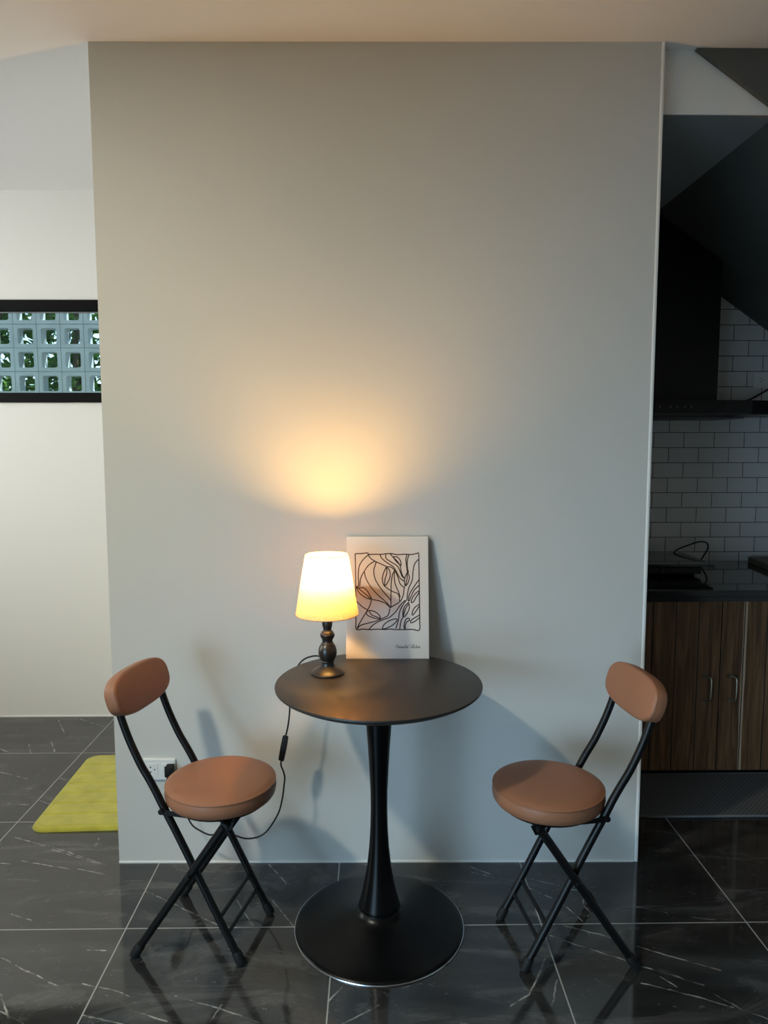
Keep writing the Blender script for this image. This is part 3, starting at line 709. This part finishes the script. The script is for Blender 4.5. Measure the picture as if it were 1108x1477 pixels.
def make_chair(loc, rz, label):
    t = empty('folding_chair', loc, rz, label, 'chair')
    HW = .106
    prof = [(.152, .004), (.10, .101), (.05, .197), (.0, .296), (-.034, .361), (-.066, .420), (-.086, .459), (-.105, .492), (-.126, .526), (-.1435, .560), (-.160, .596), (-.174, .632), (-.1855, .668), (-.192, .700), (-.194, .722)]
    for s in (-1, 1):
        b = BM(); tube(b, smooth_path([(x, s * HW, z) for x, z in prof], 4), .0104, 14)
        lg = link('leg', b, M['black_metal'], t)
        b = BM(); d = Vector((-.052, 0, .1)).normalized(); p0 = Vector((.1535, s * HW, .0005))
        tube(b, [p0 + Vector((-.0022, 0, .0042)), p0 + d * .012, p0 + d * .036, p0 + d * .040], [.0128, .0136, .0132, .0112], 14)
        link('foot_cap', b, M['black_rubber'], lg)
    RB, RT = .138, .124
    for s in (-1, 1):
        a, c = Vector((-.149, s * RB, .004)), Vector((.118, s * RT, .396))
        b = BM(); tube(b, [a, a.lerp(c, .5), c], .0108, 14)
        lg = link('leg', b, M['black_metal'], t)
        d = (c - a).normalized(); b = BM(); tube(b, [a - d * .001, a + d * .012, a + d * .036, a + d * .040], [.0128, .0138, .0134, .0114], 14)
        link('foot_cap', b, M['black_rubber'], lg)
        # pivot bolt where the legs cross
        b = BM(); tube(b, [(.0205, s * (HW - .012), .2525), (.0205, s * (RB + .010), .2525)], .0055, 10); link('pivot_bolt', b, M['black_metal'], t)
    b = BM(); tube(b, [(.118, -RT - .006, .396), (.118, RT + .006, .396)], .0104, 14); link('crossbar', b, M['black_metal'], t)
    for z in (.122, .080):
        x = .152 - z * .52
        b = BM(); tube(b, [(x, -HW, z), (x, HW, z)], .0058, 10); link('stretcher', b, M['black_metal'], t)
    # seat: round cushion with a piped seam on a board and brackets
    cx = .053; SR = .151; ZB, ZT = .4135, .4585
    b = BM()
    lathe(b, [(0, ZB), (SR - .016, ZB), (SR - .006, ZB + .003), (SR - .001, ZB + .010), (SR + .0015, ZB + .022), (SR + .0005, ZB + .034), (SR - .001, ZB + .0405), (SR + .0008, ZB + .0425), (SR + .0006, ZB + .0445), (SR - .0022, ZB + .0452), (SR - .007, ZB + .0492), (SR - .020, ZB + .0535), (SR - .05, ZB + .0565), (.06, ZB + .058), (0, ZB + .0585)], 96, (cx, 0, 0))
    link('seat', b, M['leather'], t)
    b = BM(); lathe(b, [(0, ZB - .010), (SR - .022, ZB - .010), (SR - .020, ZB + .001), (0, ZB + .001)], 48, (cx, 0, 0)); link('seat_board', b, M['black_metal'], t)
    for s in (-1, 1):
        b = BM()
        prism(b, [(-.073, .408), (-.066, .4185), (-.050, .4175), (.02, .4085), (.02, .4025), (-.064, .4035)], 'y', s * HW - .014 if s < 0 else s * HW + .0105, s * HW - .0105 if s < 0 else s * HW + .014)
        tube(b, [(-.064, s * (HW - .012), .413), (-.064, s * (HW + .019), .413)], .0075, 12)
        link('seat_bracket', b, M['black_metal'], t)
        b = BM(); prism(b, [(.098, .402), (.140, .402), (.128, .378), (.110, .378)], 'y', s * (RT - .020), s * (RT - .014)); link('hinge_plate', b, M['black_metal'], t)
    # backrest
    b = BM(); ang = math.atan2(.042, .14)
    mt = Matrix.Translation((-.195, 0, .7085)) @ Matrix.Rotation(-ang, 4, 'Y')
    stadium_pad(b, .138, .0615, .038, mt, .05)
    link('backrest', b, M['leather'], t)
    return t
make_chair((-.4805, 1.975, 0), -math.atan2(.07, .294), 'left folding chair with round brown leather seat facing right')
make_chair((.529, 1.927, 0), math.atan2(-.029, -.217), 'right folding chair with round brown leather seat facing left')

# ------------------------------------------------------------------ green bath rug
def bath_rug():
    x0, x1, y0, y1, r = -.20, .20, -.3135, .3135, .055
    b = BM(); nx, ny = 60, 130
    V = {}
    gr = [y0 + .02 + k * .0838 for k in range(1, 7)]
    def inside(x, y):
        dx = max(abs(x) - (x1 - r), 0); dy = max(abs(y) - (y1 - r), 0)
        return r - math.hypot(dx, dy) if dx and dy else min(x1 - abs(x), y1 - abs(y))
    for i in range(nx + 1):
        for j in range(ny + 1):
            x = x0 + (x1 - x0) * i / nx; y = y0 + (y1 - y0) * j / ny
            dx = abs(x) - (x1 - r); dy = abs(y) - (y1 - r)
            if dx > 0 and dy > 0:           # pull the corners in to a rounded outline
                m = max(dx, dy); h = math.hypot(dx, dy); k = m / h
                x = math.copysign(x1 - r + dx * k, x); y = math.copysign(y1 - r + dy * k, y)
            d = inside(x, y)
            z = .0125 * min(1, (max(d, 0) / .010) ** .5) + .001
            if abs(d - .019) < .004: z -= .004 * (1 - abs(d - .019) / .004)
            if d > .02:
                for g in gr: z -= .0055 * math.exp(-((y - g) / .0042) ** 2)
            V[i, j] = b.verts.new((x, y, z))
    for i in range(nx):
        for j in range(ny): b.faces.new((V[i, j], V[i + 1, j], V[i + 1, j + 1], V[i, j + 1]))
    edge = [V[i, 0] for i in range(nx + 1)] + [V[nx, j] for j in range(1, ny + 1)] + [V[i, ny] for i in range(nx - 1, -1, -1)] + [V[0, j] for j in range(ny - 1, 0, -1)]
    low = [b.verts.new((v.co.x, v.co.y, .0)) for v in edge]
    for k in range(len(edge)):
        k2 = (k + 1) % len(edge); b.faces.new((edge[k], edge[k2], low[k2], low[k]))
    b.faces.new(low)
    o = link('bath_rug', b, M['rug'], angle=80)
    o.location = (-1.058, 2.834, 0); o.rotation_euler = (0, 0, .035)
    tag(o, 'lime green quilted bath rug on the grey floor tiles at the left', 'rug')
bath_rug()

# ------------------------------------------------------------------ kitchen
KY = 2.907       # cabinet front
ks = 1.1315; kp = .0943
split = [.885, 1.137, 1.4195, 1.704, 1.990]
cab_m = [plank_wood('cabinet_planks_a', 1.137, kp), plank_wood('cabinet_planks_b', 1.4195, kp, 1.5165), plank_wood('cabinet_planks_c', 1.704, kp)]
def cabinet(x0, x1, doors, label):
    t = empty('kitchen_cabinet', (0, 0, 0), 0, label, 'cabinet', None)
    b = BM(); box(b, x0, x1, KY + .021, YB - .012, .045, .745); link('carcass', b, M['carcass'], t, False)
    b = BM(); box(b, x0, x1, KY + .045, KY + .06, 0, .0449); link('toe_kick', b, M['toe_kick'], t, False)
    for dx0, dx1, mt, hx in doors:
        b = BM(); box(b, dx0 + .0012, dx1 - .0012, KY, KY + .020, .030, .744, .0015); d = link('door', b, mt, t, False)
        if hx is None: continue
        b = BM(); hz = .382
        P = [(hx - .010, KY - .006, hz + .050), (hx + .006, KY - .018, hz + .052), (hx + .011, KY - .026, hz + .040), (hx + .0105, KY - .028, hz), (hx + .010, KY - .026, hz - .040), (hx + .005, KY - .018, hz - .052), (hx - .010, KY - .006, hz - .051)]
        tube(b, smooth_path(P, 5), .0036, 8)
        for sgn in (1, -1):
            prism(b, [(hx - .004 + .0125 * math.cos(2 * PI * k / 16), hz + sgn * .053 + .0095 * math.sin(2 * PI * k / 16)) for k in range(16)], 'y', KY - .004, KY + .001)
        link('handle', b, M['handle'], d)
cabinet(split[1], split[3], [(split[1], split[2], cab_m[0], 1.364), (split[2], split[3], cab_m[1], 1.468)], 'brown plank kitchen base cabinet with two doors and bail handles')
cabinet(.885, split[1], [(.885, split[1], plank_wood('cabinet_planks_d', .86, kp), None)], 'narrow brown plank cabinet panel beside the wall corner')
cabinet(split[3], 2.27, [(split[3], split[4], cab_m[2], None), (split[4], 2.27, cab_m[2], None)], 'brown plank kitchen base cabinet at the right edge of the photo')
b = BM(); box(b, .882, 2.87, KY - .02, YB - .010, .768, .794, .002); box(b, .882, 2.87, KY - .006, KY + .03, .745, .768)
o = link('worktop', b, M['counter'], smooth=False); tag(o, 'glossy black stone kitchen worktop over the plank cabinets', 'countertop')

# portable hob
WT = .794
hb = empty('induction_hob', (1.235, 3.345, WT), -.03, 'black tabletop hob standing on the worktop near the wall corner', 'cooktop')
b = BM(); box(b, -.275, .272, -.172, .168, .046, .058, .003); link('glass_top', b, M['hob_glass'], hb, False)
b = BM(); box(b, -.255, .225, -.155, .150, .012, .0462, .006); link('hob_body', b, M['hob_body'], hb, False)
for fx in (-.22, .19):
    for fy in (-.12, .12):
        b = BM(); lathe(b, [(0, 0), (.016, 0), (.014, .0125), (0, .0125)], 16, (fx, fy, 0)); link('foot', b, M['black_rubber'], hb)
for kx in (-.05, .05):
    b = BM(); tube(b, [(kx, -.153, .030), (kx, -.168, .030)], .013, 16); link('knob', b, M['hob_body'], hb)
b = BM(); tube(b, smooth_path([(.205, .145, .040), (.235, .178, .068), (.30, .200, .090), (.36, .212, .106), (.398, .215, .100), (.404, .213, .074), (.385, .21, .040), (.36, .21, .012), (.28, .215, .004), (.05, .22, .004)], 6), .0038, 8); link('power_cord', b, M['cord'], hb)

# chopping board
b = BM(); box(b, 0, .34, -.30, 0, 0, .030, .004)
o = link('chopping_board', b, M['board_wood'], smooth=False); o.location = (1.853, 3.560, WT); o.rotation_euler = (0, 0, -.10)
tag(o, 'dark wooden chopping board lying on the worktop at the right edge', 'chopping board')

# range hood
HY = 3.12
hd = empty('range_hood', (1.30, YB - .008, 1.49), 0, 'black chimney range hood on the white tiled kitchen wall', 'range hood')
def HL(b): bmesh.ops.transform(b, matrix=Matrix.Translation((-1.30, -(YB - .008), -1.49)), verts=b.verts); return b
CY = 3.31; cx1 = 1.548
b = BM()
# chimney with its top cut along the slope of the stairs
cx0 = .93
prism(b, [(cx0, 1.566), (cx1, 1.566), (cx1, soff(cx1) - .0015), (1.2507, 2.3975), (cx0, 2.3975)], 'y', CY, YB - .010); link('chimney', HL(b), M['hood'], hd, False)
b = BM(); prism(b, [(.90, HY), (1.50, HY), (1.62, HY + .012), (1.72, HY + .045), (1.80, HY + .10), (1.84, HY + .16), (1.86, YB - .010), (.90, YB - .010)], 'z', 1.508, 1.568); link('canopy', HL(b), M['hood'], hd, False)
b = BM(); prism(b, [(.93, HY + .012), (1.44, HY + .012), (1.56, HY + .05), (1.66, HY + .16), (1.66, YB - .03), (.93, YB - .03)], 'z', 1.494, 1.5085); link('filter_tray', HL(b), simple('hood_filter', (.03, .03, .032), .4, .5), hd, False)
b = BM(); box(b, .91, 1.60, HY - .0015, HY + .004, 1.506, 1.512); link('trim_strip', HL(b), simple('hood_trim', (.05, .05, .055), .4, .6), hd, False)
for ix in (1.218, 1.262, 1.292, 1.325, 1.352):
    b = BM(); prism(b, [(ix + (.0052 if k % 2 else .003) * math.cos(2 * PI * k / 12), 1.5395 + (.0075 if k % 3 else .004) * math.sin(2 * PI * k / 12)) for k in range(12)], 'y', HY - .0008, HY + .001)
    link('touch_button', HL(b), M['icon'], hd, False)
b = BM(); tube(b, smooth_path([(1.965, YB - .025, 1.676), (1.95, YB - .022, 1.655), (1.905, YB - .016, 1.625), (1.855, YB - .015, 1.598), (1.81, YB - .015, 1.580), (1.78, YB - .018, 1.568)], 5), .0042, 8)
pc = link('power_cord', HL(b), M['cord'], hd)
b = BM(); box(b, 1.955, 1.985, YB - .052, YB - .0185, 1.672, 1.706, .005); link('plug', HL(b), M['black_rubber'], pc)
outlet('wall_outlet', (1.9285, YB - .008, 1.690), 0, 'small white outlet on the kitchen tiles beside the range hood', (-.0225, .034), .122, .072)

# kitchen mat
b = BM(); P = rounded_rect(.955, 2.10, 2.580, 2.925, .075, 10)
A = [b.verts.new((x, y, 0)) for x, y in P]; Bv = [b.verts.new((x, y, .008)) for x, y in P]
b.faces.new(A[::-1]); b.faces.new(Bv)
for i in range(len(P)): b.faces.new((A[i], A[(i + 1) % len(P)], Bv[(i + 1) % len(P)], Bv[i]))
mt_o = link('kitchen_mat', b, M['mat'], smooth=False); tag(mt_o, 'dark grey woven kitchen mat with rounded corner in front of the cabinets', 'mat')
b = BM(); pts = [(x, y, .006) for x, y in P]; tube(b, pts + pts[:1], .004, 6, cap=False)
link('bound_edge', b, simple('mat_binding', (.15, .15, .155), .8), mt_o)

# ------------------------------------------------------------------ sky and sun outdoors
w = bpy.data.worlds.new('World'); sc.world = w; w.use_nodes = True
nt = w.node_tree; bg = nt.nodes['Background']
sky = nt.nodes.new('ShaderNodeTexSky'); sky.sky_type = 'HOSEK_WILKIE'; sky.turbidity = 4; sky.sun_direction = (-.3, .5, .8)
nt.links.new(sky.outputs[0], bg.inputs[0]); bg.inputs[1].default_value = LSKY
s = bpy.data.lights.new('sun', 'SUN'); s.energy = LSUN; s.angle = .01; s.color = (1, .95, .85)
so = bpy.data.objects.new('sun', s); col.objects.link(so); so.rotation_euler = Vector((-.62, -.34, -.70)).to_track_quat('-Z', 'Y').to_euler()

# ------------------------------------------------------------------ view
sc.view_settings.view_transform = 'Standard'; sc.view_settings.look = 'None'
sc.view_settings.exposure = 0.40; sc.view_settings.gamma = 1.0
try: sc.view_settings.use_curve_mapping = False
except Exception: pass
sc.cycles.use_denoising = True
sc.cycles.max_bounces = 10; sc.cycles.diffuse_bounces = 6; sc.cycles.glossy_bounces = 4; sc.cycles.transmission_bounces = 6; sc.cycles.transparent_max_bounces = 8
sc.cycles.caustics_reflective = False; sc.cycles.caustics_refractive = False
sc.cycles.sample_clamp_indirect = 6
